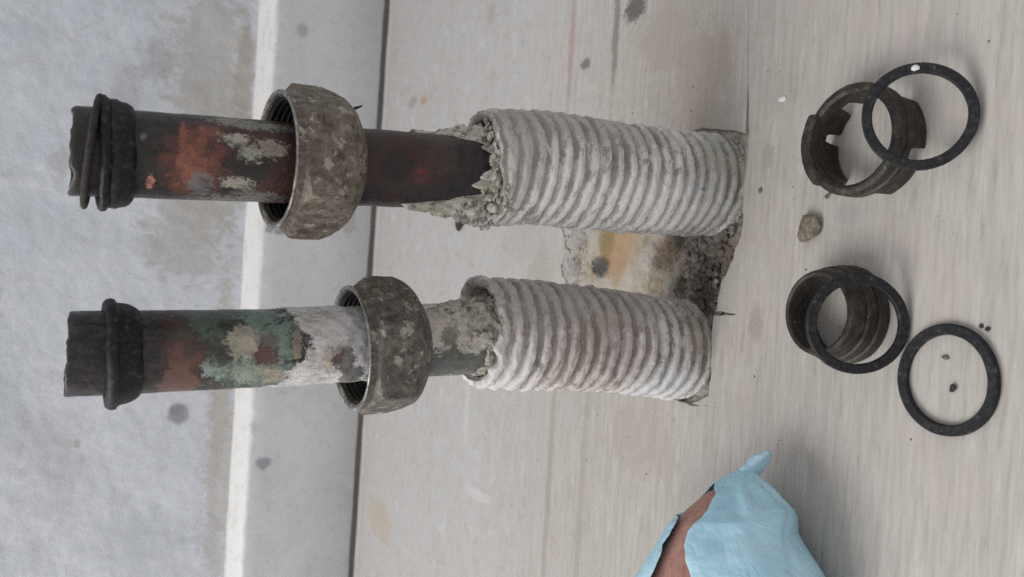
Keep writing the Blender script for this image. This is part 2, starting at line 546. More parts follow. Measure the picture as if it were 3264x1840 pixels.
for k in range(230):
    x = random.uniform(-4, 27); y = random.uniform(221 + max(0, 8 - x) * .15, 246)
    add_chunk((x, y, -1.6 + random.uniform(-.7, .5)), random.uniform(.5, 2.1) * random.uniform(.6, 1), k)
for k in range(60):                       # crumbs along the near rim by the taller sleeve
    t = random.uniform(-.75, .9)
    x = 40.5 + 19.4 * math.sin(t) + random.uniform(-.6, .6); y = 234.5 - 19.4 * math.cos(t) + random.uniform(-.4, .5)
    add_chunk((x, y, -1.2 + random.uniform(-.6, .4)), random.uniform(.4, 1.0), 300 + k)
for k in range(26):
    add_chunk((random.uniform(6, 31), random.uniform(309, 329), -.7), random.uniform(.4, 1.7), 500 + k, .5)
rub = mesh_obj("mortar_rubble", rv, rf, M_MORT, smooth=False)
tag(rub, "loose mortar crumbs lying in the floor cut-out between the two sleeves", "rubble", kind="stuff")

# ------------------------------------------------------------------ copper pipes
def lerp_path(pts):
    zs_ = [p[2] for p in pts]; xs = [p[0] for p in pts]; ys = [p[1] for p in pts]
    return lambda z: (float(np.interp(z, zs_, xs)), float(np.interp(z, zs_, ys)))

AX_A = lerp_path([(41.0, 234, -10), (26.8, 234, 200)])       # taller sleeve side (right)
AX_B = lerp_path([(-10.5, 244, -10), (-15.0, 244, 61), (-21.4, 244, 152), (-24.0, 244, 200)])

def pipe_mat(name, which):
    n = NT(name, rough=.45, spec=.5, metal=.15)
    ref = (41, 234, -10) if which == 'A' else (-10.5, 244, -10)
    B = lambda x, z, rx, rz, rag=.55, g=2.2, soft=.12: n.blob((x, 0, z), (rx, None, rz), rag, g, soft, ref)
    lin = n.vec((1, 1, .25))
    c = n.ramp(n.noise(3, 5, .65), [(.3, (.010, .010, .012)), (.5, (.022, .018, .018)), (.62, (.035, .024, .022)), (.78, (.07, .03, .022))])
    def P(x, z, rx, rz, col, k=1., rag=.55, g=2.2, soft=.12):
        nonlocal c
        w = B(x, z, rx, rz, max(.95, rag * 1.5), max(1.2, .95 * min(rx, rz)), soft * 1.6)
        g_ = sum(col) / 3
        col = tuple(g_ + (v - g_) * .9 for v in col)
        c = n.mix(n.math('MULTIPLY', w, k * .92), c, col)
        if g_ > .2: relief.append(w)
    relief = []
    if which == 'A':
        P(30, 154, 14, 11, (.10, .034, .024), .75, .6, 4, .4)
        P(27, 172, 8, 7, (.22, .065, .038), .9, .5, 3, .35)
        P(25.6, 173, 4.6, 3.6, (.30, .10, .058), .8, .6, 1.8)
        P(32.7, 175.5, 3.6, 1.0, (.32, .11, .06), .7, .7, 1.6)
        P(32, 171, 4, 1.2, (.26, .09, .055), .7, .7, 1.6)
        P(34.6, 168.6, 1.6, 3, (.26, .085, .06), .6)
        P(20.7, 182.1, 1.5, .9, (.50, .20, .15), 1, .4, 1.2)
        P(21.7, 170.4, 2.8, 2.8, (.15, .155, .165), .85, .5, 2)
        P(27.2, 159.5, 4.5, 5, (.012, .014, .014), .9)
        P(33.3, 163.2, 1.9, 3.6, (.47, .44, .36), .95, .8, 1.8)
        P(30.4, 159, 2.3, 3.0, (.42, .42, .34), .95, .8, 1.8)
        P(32.3, 154, 2.4, 3.8, (.40, .35, .28), .85, .8, 1.8)
        P(22.4, 161.2, 1.5, 4.2, (.40, .38, .31), .85, .9, 1.6)
        P(20.0, 156, 1.2, 6, (.26, .25, .23), .7, .9, 1.6)
        P(38.2, 159, 1.5, 11, (.30, .31, .26), .75, .9, 2.0)
        P(18.2, 159, 1.5, 11, (.25, .24, .22), .7, .9, 2.0)
        P(30.6, 195.2, .8, .7, (.4, .39, .36), .8, .3, 1)
        P(31.1, 184.4, 1.3, .8, (.2, .21, .21), .6)
        P(28, 199.8, 12, .7, (.09, .05, .035), .5, .4, 3)
        P(34, 118, 9, 12, (.06, .02, .02), .8, .6, 4, .3)
        P(30.7, 113, 2.2, 3, (.17, .022, .03), .75, .6, 2, .4)
        P(31.5, 119, 4, 5, (.013, .015, .014), .85)
        P(37, 106, 6, 5, (.075, .04, .04), .7)
    else:
        P(-22, 188, 16, 13, (.012, .011, .013), .85, .6, 3, .4)
        P(-30, 187, 6, 8, (.035, .024, .02), .5, .7, 3, .4)
        P(-23, 170, 12, 6.5, (.085, .04, .03), .9, .5, 3, .35)
        P(-22, 170, 4.5, 3.6, (.20, .065, .048), .8, .6, 2)
        P(-31, 171.5, 5, 4.5, (.19, .085, .064), .8, .6, 2)
        P(-14, 164, 8, 9, (.045, .045, .032), .8, .6, 3)
        P(-12, 164.5, 5, 6, (.09, .14, .105), .85, .8, 2)
        P(-26.4, 161.5, 3.6, 4.2, (.30, .40, .35), .9, .7, 2)
        P(-20, 152, 13, 11, (.09, .125, .095), .9, .6, 4)
        P(-20, 151, 10.5, 8.5, (.22, .31, .26), .85, .8, 2.4)
        P(-15, 158.6, 2.4, 4, (.03, .034, .027), .95)
        P(-22.5, 161, 3, 2.6, (.04, .045, .035), .9)
        P(-27, 154, 3, 6, (.34, .37, .28), .85, .8, 1.8)
        P(-18.9, 156, 4.4, 4.2, (.47, .42, .32), 1, .45, 1.8)
        P(-22.3, 150.4, 2.8, 3.8, (.12, .035, .028), .95, .7, 1.8)
        P(-18.5, 149.5, 2.4, 3.0, (.12, .05, .04), .6)
        # lime-wash coat on the lower half
        z = n.axis(2)
        xx = n.axis(0)
        edge = n.math('ADD', z, n.math('MULTIPLY', n.math('SUBTRACT', n.noise(4, 5, .65), .5), .016))
        edge = n.math('ADD', edge, n.math('MULTIPLY', n.math('ABSOLUTE', n.math('ADD', xx, .0085)), -.75))
        coat = n.math('SUBTRACT', 1.0, n.step(edge, .1465, .1485))
        cc = n.ramp(n.noise(5, 5, .6), [(.3, (.58, .55, .53)), (.6, (.70, .685, .67)), (.75, (.75, .74, .73))])
        cc = n.mix(n.math('MULTIPLY', n.step(n.noise(1.2, 4, .6, vec=lin), .55, .7), .6), cc, (.33, .31, .29))
        c = n.mix(coat, c, cc)
        P(-19, 141.8, 4.5, 1.6, (.40, .34, .25), .7, .7, 2)
        P(-27.8, 148, 2.4, 3, (.46, .38, .29), .8)
        P(-23.4, 132.6, 3.6, 1.6, (.50, .40, .31), .9)
        P(-23.1, 128.3, 3.4, 3.2, (.12, .10, .09), .95, .7, 1.6)
        P(-22, 130, 2.8, 1.6, (.13, .05, .04), .6)
        P(-27.5, 124.5, 3.0, 4, (.11, .115, .105), .9, .7, 1.6)
        P(-13, 92, 8, 12, (.52, .47, .39), .9, .5, 2.5)
        P(-24, 92, 5.5, 14, (.065, .068, .06), .95, .5, 2.2)
        P(-16, 96, 3, 3, (.13, .11, .07), .8)
        P(-12, 88, 2, 2, (.12, .06, .03), .8)
    gr = n.step(n.noise(2.6, 8, .78, vec=n.vec((1, 1, .5)), dist=.6), .46, .6)
    c = n.mix(n.math('MULTIPLY', gr, .62 if which == 'A' else .36), c, (.03, .027, .025) if which == 'A' else (.10, .09, .08))
    fn = n.noise(.8, 4, .6)
    c = n.mix(.55, c, n.mix(fn, (.25, .25, .25), (.75, .75, .75)), 'OVERLAY')
    n.set(Base_Color=c, Roughness=n.math('ADD', .22, n.math('MULTIPLY', n.noise(3, 4), .4)))
    hh = n.math('ADD', n.noise(1.6, 5, .65), n.math('MULTIPLY', n.noise(5, 3), .8))
    for w in relief: hh = n.math('ADD', hh, n.math('MULTIPLY', w, .45))
    if which == 'B': hh = n.math('ADD', hh, n.math('MULTIPLY', coat, .6))
    n.bump(hh, .3, .8)
    return n.mat


def make_pipe(axis, which, top, label, seed):
    ro, ri = 11.0, 9.6
    prof = [(ro, z) for z in np.linspace(-9.8, top - .5, 260)] + [(ro - .2, top - .1), (ro - .5, top), (ri + .2, top - .05), (ri, top - .5)] + \
           [(ri, z) for z in np.linspace(top - 3, top - 60, 20)]
    def disp(t, r, z, i):
        x, y = math.cos(t) * 11, math.sin(t) * 11
        d = .14 * fbm(x, y, z, .2, seed, 3)
        dz = 0
        if z > top - 6:
            # ragged sawn end
            dz = .8 * fbm(x, y, 0, .16, seed + 3, 3) * max(0, (z - top + 6) / 6)
        if which == 'B' and z < 146: d += .25 + .35 * fbm(x, y, z, .35, seed + 5, 4)
        if which == 'B' and z > top - 4 and i < 263:
            if math.sin(t) < 0 and 3.0 < x + 6 - 2.5 < 6.2: dz -= .0
        return d, dz
    v, f = lathe(prof, 132, axis, disp, loop=False)
    base = (*axis(-10), -10)
    o = mesh_obj("copper_pipe", v, f, pipe_mat("pipe_" + which, which), origin=base)
    tag(o, label, "pipe", "bare copper pipes rising from the floor")
    return o


pipe_a = make_pipe(AX_A, 'A', 199.6, "blackened copper pipe with an orange scraped patch, inside the longer white sleeve", 1.5)
pipe_b = make_pipe(AX_B, 'B', 197.8, "copper pipe with green verdigris and a white coat on its lower half", 4.5)

# mortar caked on the pipes where they enter the sleeves
def crust_mat(name, stops, size=2.6):
    n = NT(name, .9, .2)
    c = n.ramp(n.noise(size, 6, .7), stops)
    c = n.mix(n.math('MULTIPLY', n.step(n.noise(6, 4), .52, .68), .5), c, (.23, .22, .15))
    c = n.mix(n.math('MULTIPLY', n.step(n.noise(4.5, 7, .72), .55, .62), .8), c, (.06, .065, .052))
    c = n.mix(n.math('MULTIPLY', n.step(n.noise(3.2, 6, .7), .56, .63), .85), c, (.60, .58, .54))
    n.set(Base_Color=c)
    n.bump(n.noise(.9, 5, .65), .45, .8)
    return n.mat

M_CRUST = crust_mat("mortar_crust", [(.3, (.05, .055, .045)), (.40, (.28, .255, .21)), (.50, (.48, .445, .38)), (.7, (.62, .595, .535))])


def crust(axis, parent, top_fn, z0, z1, thick_fn, seed, lim, name="mortar_crust"):
    na, nr = 150, 90
    v = []
    for i in range(nr):
        for j in range(na):
            t = 2 * math.pi * j / na
            zt = top_fn(t)
            z = z0 + (zt - z0) * i / (nr - 1)
            x, y = math.cos(t) * 12, math.sin(t) * 12
            u = i / (nr - 1)
            th = thick_fn(t, u) * (1 + .8 * fbm(x, y, z, .28, seed, 4)) + .7 * fbm(x, y, z, .55, seed + 4, 3) * (1 - .6 * u)
            if u > .93: th *= (1 - u) / .07
            ax, ay = axis(z)
            r = 10.7 + min(lim(t, z), max(0, th)) * (1 if u < .999 else 0)
            v.append((ax + r * math.cos(t), ay + r * math.sin(t), z))
    return mesh_obj(name, v, ring_faces(nr, na), M_CRUST, parent=parent, origin=(*axis(z0), z0))


def angd(t, a): return abs((t - a + math.pi) % (2 * math.pi) - math.pi)

# right pipe: crust climbs on its left and right flanks, stays low in front
def topA(t):
    x, y = math.cos(t), math.sin(t)
    z = 93.5 + 4.5 * fbm(x * 12, y * 12, 0, .28, 6, 4)
    z += 17 * max(0, 1 - angd(t, R(10)) / R(55)) + 27 * max(0, 1 - angd(t, R(198)) / R(34))
    z += 12 * max(0, 1 - angd(t, R(90)) / R(70))
    return z
crust(AX_A, pipe_a, topA, 82, 0, lambda t, u: (7.2 * (1 - u) ** 1.1 + .9 + (1.0 * max(0, 1 - angd(t, R(200)) / R(45)))
                                              ) * (1.0 if u < .3 else .7), 2.0, lambda t, z: 3.4 if z < 92 else 5.0)
# left pipe: thin patchy crust
crust(AX_B, pipe_b, lambda t: 84 + 20 * max(0, 1 - angd(t, R(330)) / R(80)) + 2 * fbm(math.cos(t) * 9, math.sin(t) * 9, 0, .3, 3, 3),
      70, 0, lambda t, u: 3.4 * (1 - u) + .55, 7.0, lambda t, z: 3.6)

# ------------------------------------------------------------------ corrugated sleeves
def sleeve_mat(name, tone):
    """grey plastic sleeve with flaking whitewash, paler on the ribs, darker in the grooves"""
    n = NT(name, .75, .25)
    ring = n.vec((.5, .5, 1.5))
    st = [(.3, (.26, .245, .215)), (.5, (.365, .345, .315)), (.7, (.46, .44, .41))] if tone == 'A' else \
         [(.3, (.24, .21, .18)), (.5, (.35, .31, .28)), (.7, (.45, .41, .38))]
    c = n.ramp(n.noise(5, 7, .7, vec=ring), st)
    a = n.t.nodes.new("ShaderNodeAttribute"); a.attribute_name = "rib_tone"
    wht = n.ramp(n.noise(7, 7, .7, vec=ring), [(.3, (.58, .555, .53)), (.5, (.685, .67, .65)), (.7, (.75, .745, .735))]) if tone == 'A' else \
        n.ramp(n.noise(7, 7, .7, vec=ring), [(.3, (.53, .485, .46)), (.5, (.635, .60, .58)), (.7, (.74, .725, .715))])
    q = n.math('ADD', a.outputs["Fac"], n.math('MULTIPLY', n.math('SUBTRACT', n.noise(6.5, 8, .76, vec=ring, dist=.7), .5), 4.6))
    c = n.mix(n.math('MULTIPLY', n.step(q, .22, .34), .95), c, wht)
    fl = n.step(n.noise(6.0, 8, .74, vec=ring, dist=.5), .565, .60)
    c = n.mix(n.math('MULTIPLY', fl, .7), c, (.20, .195, .15))
    fl = n.step(n.noise(4.5, 8, .74), .58, .63)
    c = n.mix(n.math('MULTIPLY', fl, .7), c, (.22, .135, .10) if tone == 'B' else (.24, .20, .155))
    if tone == 'A':
        ref = (40.8, 234, 0)  # pale left patches and dark right strip put the side light into the colour
        for (x, z, rx, rz, col, k, g) in ((41, 8, 20, 14, (.22, .215, .155), .6, 7), (32, 22, 10, 18, (.60, .59, .58), .35, 5),
                                         (30, 50, 9, 32, (.60, .59, .575), .35, 6), (36.5, 16.4, .7, 1.2, (.12, .18, .26), .8, 1.5),
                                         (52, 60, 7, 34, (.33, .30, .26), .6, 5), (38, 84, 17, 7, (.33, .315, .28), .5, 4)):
            w = n.blob((x, 0, z), (rx, None, rz), .7, g, .35, ref)
            c = n.mix(n.math('MULTIPLY', w, k), c, col)
    else:
        ref = (-18, 244, 0)  # left patches lightened, right strip darkened: light from the left as colour
        for (x, z, rx, rz, col, k, g) in ((-30, 14, 8, 16, (.60, .60, .60), .65, 5), (-28, 76, 9, 7, (.62, .61, .60), .8, 4),
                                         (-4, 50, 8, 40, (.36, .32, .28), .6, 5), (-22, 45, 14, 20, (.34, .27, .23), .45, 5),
                                         (-10, 2, 14, 8, (.26, .22, .17), .6, 5)):
            w = n.blob((x, 0, z), (rx, None, rz), .7, g, .35, ref)
            c = n.mix(n.math('MULTIPLY', w, k), c, col)
    n.set(Base_Color=c)
    n.bump(n.math('ADD', n.noise(1.3, 5, .65), n.math('MULTIPLY', n.noise(3.5, 4, vec=ring), 1.2)), .5, .7)
    return n.mat


def make_sleeve(axis, tone, z0, top, pitch, Ro, label, seed, topcut):
    na, per = 150, 9
    n = int((top - z0) / pitch * per)
    ro, v, cr = [], [], []
    prof = [(0, z0 + (top - z0) * i / n) for i in range(n + 1)]
    rows = []
    for i, (_, z) in enumerate(prof):
        rows.append((z, 'o'))
    rows += [(top, 'l'), (top - .8, 'i')] + [(z, 'i') for z in np.linspace(top - 3, top - 22, 10)]
    for (z, k) in rows:
        for j in range(na):
            t = 2 * math.pi * j / na
            x, y = math.cos(t) * Ro, math.sin(t) * Ro
            wob = .8 * fbm(x, y, z, .04, seed, 3)
            ph = ((z - z0 + wob) / pitch) % 1.0
            crest = .5 + .5 * math.cos(2 * math.pi * ph)
            crest = max(0, min(1, (crest - .16) / .55)); crest = crest * crest * (3 - 2 * crest)
            # whitewash clogs some of the grooves
            clog = max(0, min(1, .5 + 2.2 * fbm(x, y, z * 1.3, .09, seed + 3, 4)))
            if tone == 'A': clog = min(1, clog + max(0, (z - 74) / 14) * (.4 - .6 * math.sin(t)))
            depth = 2.2 * (1 - .65 * clog)
            r = Ro - depth * (1 - crest) + .38 * fbm(x, y, z, .3, seed + 1, 4) + .14 * nz(x, y, z, 1.1, seed)
            r += 1.1 * max(0, fbm(x, y, z, .10, seed + 8, 4) - .12) + .5 * max(0, fbm(x, y, z, .33, seed + 11, 3) - .2)
            r *= 1 + .012 * math.cos(2 * t + seed) + .012 * nz(x, y, z, .05, seed + 6)
            zz = z
            cutz = topcut(t)
            if z > top - 8: zz = z + cutz * (z - top + 8) / 8
            if k == 'l': r = Ro - 1.9
            if k == 'i': r = Ro - 3.2 + .25 * math.cos(2 * math.pi * ph)
            ax, ay = axis(z)
            cr.append(max(0, crest - .25 + .35 * clog) if k == 'o' else 0)  # paler tone on crests and clogged grooves
            v.append((ax + r * math.cos(t), ay + r * math.sin(t), zz))
    o = mesh_obj("corrugated_sleeve", v, ring_faces(len(rows), na), sleeve_mat("sleeve_" + tone, tone), origin=(*axis(0), 0))
    at = o.data.attributes.new("rib_tone", 'FLOAT', 'POINT')
    at.data.foreach_set("value", cr)
    return tag(o, label, "sleeve", "corrugated sleeves round the pipes")


SX_A = lerp_path([(41.4, 234.4, -8), (40.4, 234.2, 8), (39.4, 234, 25), (38.5, 234, 70), (35.6, 234, 93)])
SX_B = lerp_path([(-18.6, 245, -8), (-18.0, 244.6, 6), (-16.0, 244, 30), (-14.8, 244, 61), (-14.6, 244, 84)])
sleeve_a = make_sleeve(SX_A, 'A', -7, 90.5, 4.7, 18.0, "longer white corrugated sleeve, flaking and green near the floor", 2.0,
                       lambda t: 1.9 * fbm(math.cos(t) * 8, math.sin(t) * 8, 0, .3, 3, 4) - 2.5 * max(0, 1 - angd(t, R(215)) / R(50)))
sleeve_b = make_sleeve(SX_B, 'B', -6, 82.5, 5.1, 17.9, "shorter pinkish white corrugated sleeve with an open dark mouth", 5.0,
                       lambda t: 2.0 * fbm(math.cos(t) * 8, math.sin(t) * 8, 0, .3, 5, 4) + 1.5 * max(0, 1 - angd(t, R(20)) / R(40)))

# lumps of mortar spilling over the rim of the longer sleeve
random.seed(11)
rv, rf = [], []
for k in range(70):
    t = R(random.gauss(215, 22)); rr = random.uniform(13.5, 18.2)
    z = 89 + random.uniform(-2.5, 2.5) - max(0, rr - 16.0) * 1.2
    ax, ay = SX_A(90)
    add_chunk((ax + rr * math.cos(t), ay + rr * math.sin(t), z), random.uniform(.5, 1.7), 700 + k, .6)
for k in range(75):
    t = R(random.uniform(215, 345)); rr = random.uniform(12.2, 15.8)
    ax, ay = SX_A(90)
    add_chunk((ax + rr * math.cos(t), ay + rr * math.sin(t), 89.5 + random.uniform(-1.8, 1.5)), random.uniform(.4, 1.3), 800 + k, .6)
lump = mesh_obj("mortar_lumps", rv, rf, M_CRUST, parent=sleeve_a, origin=(*SX_A(0), 0), smooth=False)
lump["kind"] = "stuff"

# ------------------------------------------------------------------ union nuts
def nut_mat(name, tone):
    n = NT(name, .55, .45, .25)
    lin = n.vec((1, 1, .75)) if tone == 'A' else n.vec((.7, 1, 1))
    if tone == 'A':
        st = [(.3, (.07, .056, .044)), (.45, (.14, .112, .09)), (.58, (.20, .168, .138)), (.72, (.29, .26, .22))]
    else:
        st = [(.28, (.05, .046, .04)), (.45, (.105, .094, .08)), (.6, (.165, .148, .125)), (.75, (.26, .245, .22))]
    c = n.ramp(n.noise(2.4, 6, .68, vec=lin), st)
    c = n.mix(n.math('MULTIPLY', n.step(n.noise(6, 8, .72), .56, .66), .5), c, (.27, .20, .13))
    c = n.mix(n.math('MULTIPLY', n.step(n.noise(3.4, 8, .75), .53, .61), .75), c, (.05, .045, .037))
    c = n.mix(n.math('MULTIPLY', n.step(n.noise(4.6, 8, .75), .555, .62), .75), c, (.44, .41, .35))
    if tone == 'B':
        c = n.mix(n.math('MULTIPLY', n.step(n.noise(8, 7, .7), .57, .64), .6), c, (.27, .20, .14))
    geo = n.t.nodes.new("ShaderNodeNewGeometry")
    wear = n.math('ADD', geo.outputs["Pointiness"], n.math('MULTIPLY', n.math('SUBTRACT', n.noise(2.5, 6, .7), .5), .12))
    c = n.mix(n.math('MULTIPLY', n.step(wear, .535, .60), .75), c, (.36, .335, .29))
    n.set(Base_Color=c, Roughness=n.math('ADD', .4, n.math('MULTIPLY', n.noise(2, 4), .35)))
    n.bump(n.noise(.9, 5, .7, vec=lin), .3, .8)
    return n.mat


M_BORE = mat_simple("bore_dark", [(.3, (.012, .011, .011)), (.55, (.028, .025, .023)), (.75, (.07, .06, .05))], 2.5, .7, .3, .2, .15, .8)  # inside of the nuts, coloured darker than the outside


def make_nut(center, tilt, rot, tone, label, seed):
    """origin at the nut's lower end; local z up"""
    AF, Hn = (36.6 if tone == 'A' else 37.2), 24.0
    na = 216
    def hexr(t):
        a = (t - rot) % R(60) - R(30)
        return AF / 2 / math.cos(a)
    outer = []
    for (z, rc) in [(0, 13.0), (.6, 14.0), (1.5, 15.2), (3, 17.2), (4.6, 18.7), (6.2, 19.8), (7.6, 20.5), (8.8, 21.0), (9.6, 30), (12, 30), (15, 30),
                    (17, 30), (18.6, 30), (19.6, 21.0), (20.2, 19.9), (20.7, 19.0), (21.0, 18.5), (21.4, 18.3), (23.3, 18.45), (23.8, 18.4), (24.0, 18.1)]:
        outer.append((z, rc, 'o'))
    inner = [(24.0, 17.6, 'i'), (23.6, 16.9, 'i'), (23.0, 16.6, 'i')]
    z = 22.6
    while z > 7.5:                              # thread
        inner += [(z, 16.5, 'i'), (z - .6, 15.9, 'i'), (z - 1.0, 15.9, 'i'), (z - 1.5, 16.5, 'i')]; z -= 1.8
    inner += [(6.5, 16.4, 'i'), (5.6, 15, 'i'), (4.5, 11.9, 'i'), (.2, 11.7, 'i')]
    v = []
    rows = outer + inner
    for (z, rc, k) in rows:
        for j in range(na):
            t = 2 * math.pi * j / na
            if k == 'o':
                h = hexr(t)
                r = -math.log(math.exp(-h * 3) + math.exp(-rc * 3)) / 3 if rc < 29 else h
                r = min(r, 21.5 - .05 * abs(z - 15) ** .8)
                x, y = math.cos(t) * r, math.sin(t) * r
                r += .25 * fbm(x, y, z, .12, seed, 3) + .05 * nz(x, y, z, .9, seed)
            else:
                r = rc
            v.append((r * math.cos(t), r * math.sin(t), z * .88))
    f = ring_faces(len(rows), na)
    n = len(rows)
    for j in range(na):
        k = (j + 1) % na
        f.append(((n - 1) * na + j, (n - 1) * na + k, k, j))
    o = mesh_obj("union_nut", v, f, nut_mat("nut_" + tone, tone), sharp=20)
    o.data.materials.append(M_BORE)
    zc = [Vector(v[i]) for i in range(len(v))]
    for p in o.data.polygons:
        if min(p.vertices) >= (len(outer) + 2) * na: p.material_index = 1
    o.location = tuple(Vector(center) * MM)
    o.rotation_euler = tilt
    return tag(o, label, "nut", "union nuts left on the pipes")


nut_a = make_nut((31.5, 233.4, 130.2), (R(5.0), R(-2.5), 0), R(0), 'A', "brown hexagonal union nut, higher of the two, on the blackened pipe", 3.0)
nut_b = make_nut((-18.8, 244, 102.6), (R(1), R(-5.0), 0), R(-9), 'B', "dark grey scraped union nut tilted on the white coated pipe", 8.0)
# worn rim of the nuts, its metal highlight put into a paler colour
M_RIM = mat_simple("worn_rim_glint", [(.35, (.10, .09, .075)), (.55, (.26, .25, .22)), (.7, (.5, .49, .46))], 2.5, .35, .6, .5, .12, 1.0)
for o in (nut_a, nut_b):
    pr = [(18.6, 20.7), (18.55, 21.18), (18.0, 21.3), (17.5, 21.2), (17.2, 20.7)]
    v, f = lathe(pr, 120, disp=lambda t, r, z, i: (.1 * nz(math.cos(t) * 9, math.sin(t) * 9, i, .4), .08 * nz(math.cos(t) * 20, math.sin(t) * 20, i, .4)))
    q = mesh_obj("rim", v, f, M_RIM); q.parent = o; q.location = (0, 0, 0)
# dark burr sticking out under the higher nut
bv, bf = chunk((0, 0, 0), 2.2, 77, .5)
bv = [(x * 1.7, y * .5, z * .55) for x, y, z in bv]
q = mesh_obj("burr", bv, bf, M_SOOT); q.parent = nut_a; q.location = (.0155, -.002, .0005); q.rotation_euler = (0, R(65), 0)

# ------------------------------------------------------------------ rings still on the pipes
def seal_cone(center, tilt, prof, label, seed):
    def disp(t, r, z, i):
        x, y = math.cos(t) * r, math.sin(t) * r
        return .3 * fbm(x, y, z, .16, seed, 4), .4 * fbm(x, y, 0, .1, seed + 2, 3)
    v, f = lathe(prof, 120, disp=disp)
    o = mesh_obj("sealing_cone", v, f, M_RUBBER, sharp=40)
    o.location = tuple(Vector(center) * MM); o.rotation_euler = tilt
    return tag(o, label, "seal", "rubber sealing cones on the pipe ends")

seal_cone((27.4, 234, 186.0), (R(2), R(-3.5), 0),
          [(11.15, 0), (11.7, .15), (12.4, .7), (12.9, 1.6), (13.2, 3.2), (13.5, 3.7), (13.5, 5.3), (13.3, 5.6), (13.9, 5.9), (14.3, 6.4), (14.4, 7.2), (13.9, 7.8), (12.4, 8.0), (11.15, 7.9)],
          "black rubber sealing cone on the blackened pipe, under a loose split ring", 2.0)
seal_cone((-23.2, 244, 180.9), (R(1), R(-4), 0),
          [(11.15, -.2), (11.6, .1), (12.2, .8), (12.7, 1.8), (13.1, 3.2), (13.3, 4.8), (13.7, 5.3), (14.4, 5.7), (14.6, 6.6), (14.3, 7.6), (13.6, 8.2), (12.2, 8.4), (11.15, 8.3)],
          "black rubber sealing cone on the pipe with green verdigris", 5.0)
# loose split ring above the cone
sv, na = [], 150
rows = 8
gap = R(14)
for j in range(na):
    t = R(40) + gap + (2 * math.pi - 2 * gap) * j / (na - 1)
    for k in range(rows):
        a = 2 * math.pi * k / rows
        rr = 12.8 + 1.7 * math.cos(a); z = .95 * math.sin(a) + .12 * nz(math.cos(t) * 9, math.sin(t) * 9, 0, .5, 2)
        sv.append((rr * math.cos(t), rr * math.sin(t), z))
sr = mesh_obj("split_ring", sv, ring_faces(na, rows, cap0=True, cap1=True), M_SOOT)
sr.location = (.0272, .2340, .1951); sr.rotation_euler = (R(-3), R(4.5), 0)
tag(sr, "thin dark split ring lying askew above the sealing cone on the blackened pipe", "ring")

# ------------------------------------------------------------------ rings and gaskets on the floor
def make_gasket(center, rot, label, Ro=13.8, Ri=11.1, th=2.0, seed=0.0):
    e = .35
    prof = [(Ri, e), (Ri + e, 0), (Ro - e, 0), (Ro, e), (Ro, th - e), (Ro - e, th), ((Ro + Ri) / 2, th - .06), (Ri + e, th), (Ri, th - e)]
    def disp(t, r, z, i):
        w = 1 + .014 * math.cos(2 * t + seed) + .006 * math.cos(3 * t + 2 * seed)
        return r * (w - 1) + .06 * nz(math.cos(t) * 12, math.sin(t) * 12, i * .2, .3, seed), .05 * nz(math.cos(t) * 12, math.sin(t) * 12, 0, .25, seed)
    v, f = lathe(prof, 140, disp=disp)
    o = mesh_obj("flat_gasket", v, f, M_RUBBER, sharp=25)
    o.location = tuple(Vector(center) * MM)
    o.rotation_euler = rot
    return tag(o, label, "gasket", "flat black rubber gaskets on the floor")


make_gasket((-16.2, 137.2, 0.02), (0, 0, .4), "flat black gasket lying alone, nearest the edge of the floor in view", 14.0, 11.25, 1.8, 1.0)
make_gasket((-3.6, 156.4, 12.4), (R(63), 0, 0), "flat black gasket leaning steeply against the plain dark collar", 13.6, 10.9, 1.8, 3.0)
g2 = make_gasket((50.3, 143.9, 8.9), (R(38), R(0.6), 0), "flat black gasket with a white fleck, leaning on the notched collar", 13.7, 11.1, 1.8, 5.0)
wf, ff = chunk((0, 0, 0), 1.1, 41, .25)
q = mesh_obj("paint_fleck", [(x * .75, y * 1.25, z) for x, y, z in wf], ff, M_CHALK); q.parent = g2; q.location = (.0122, .0015, .00185)


def collar_mat(name, seed):
    n = NT(name, .5, .45, .1)
    n.k = seed
    lin = n.vec((1, 1, 2.5))
    c = n.ramp(n.noise(3, 6, .68, vec=lin), [(.3, (.010, .010, .009)), (.48, (.024, .021, .017)), (.62, (.052, .042, .031)), (.78, (.12, .10, .075))])
    c = n.mix(n.math('MULTIPLY', n.step(n.noise(4, 5, .6), .6, .68), .6), c, (.085, .058, .032))
    c = n.mix(n.math('MULTIPLY', n.step(n.noise(2, 5, .6), .66, .71), .5), c, (.22, .20, .155))
    n.set(Base_Color=c)
    n.bump(n.noise(.9, 5, .65, vec=lin), .2, .7)
    return n.mat


def make_collar(center, rot, rows_fn, label, seed, mat):
    """rows_fn(t) -> list of (r,z) closed profile at angle t, same length for every t"""
    na = 200
    v = []
    rows = [rows_fn(2 * math.pi * j / na) for j in range(na)]
    nr = len(rows[0])
    for j in range(na):
        t = 2 * math.pi * j / na
        for (r, z) in rows[j]:
            x, y = r * math.cos(t), r * math.sin(t)
            r2 = r + .08 * fbm(x, y, z, .35, seed, 3)
            v.append((r2 * math.cos(t), r2 * math.sin(t), z))
    f = ring_faces(na, nr) + [((na - 1) * nr + k, (na - 1) * nr + (k + 1) % nr, (k + 1) % nr, k) for k in range(nr)]
    o = mesh_obj("pipe_collar", v, f, mat, sharp=35)
    o.location = tuple(Vector(center) * MM); o.rotation_euler = rot
    return tag(o, label, "collar", "dark grooved collars on the floor")


def inarc(t, a, half, soft=R(2.2)):
    d = angd(t, a)
    return max(0.0, min(1.0, (half - d) / soft + .5))


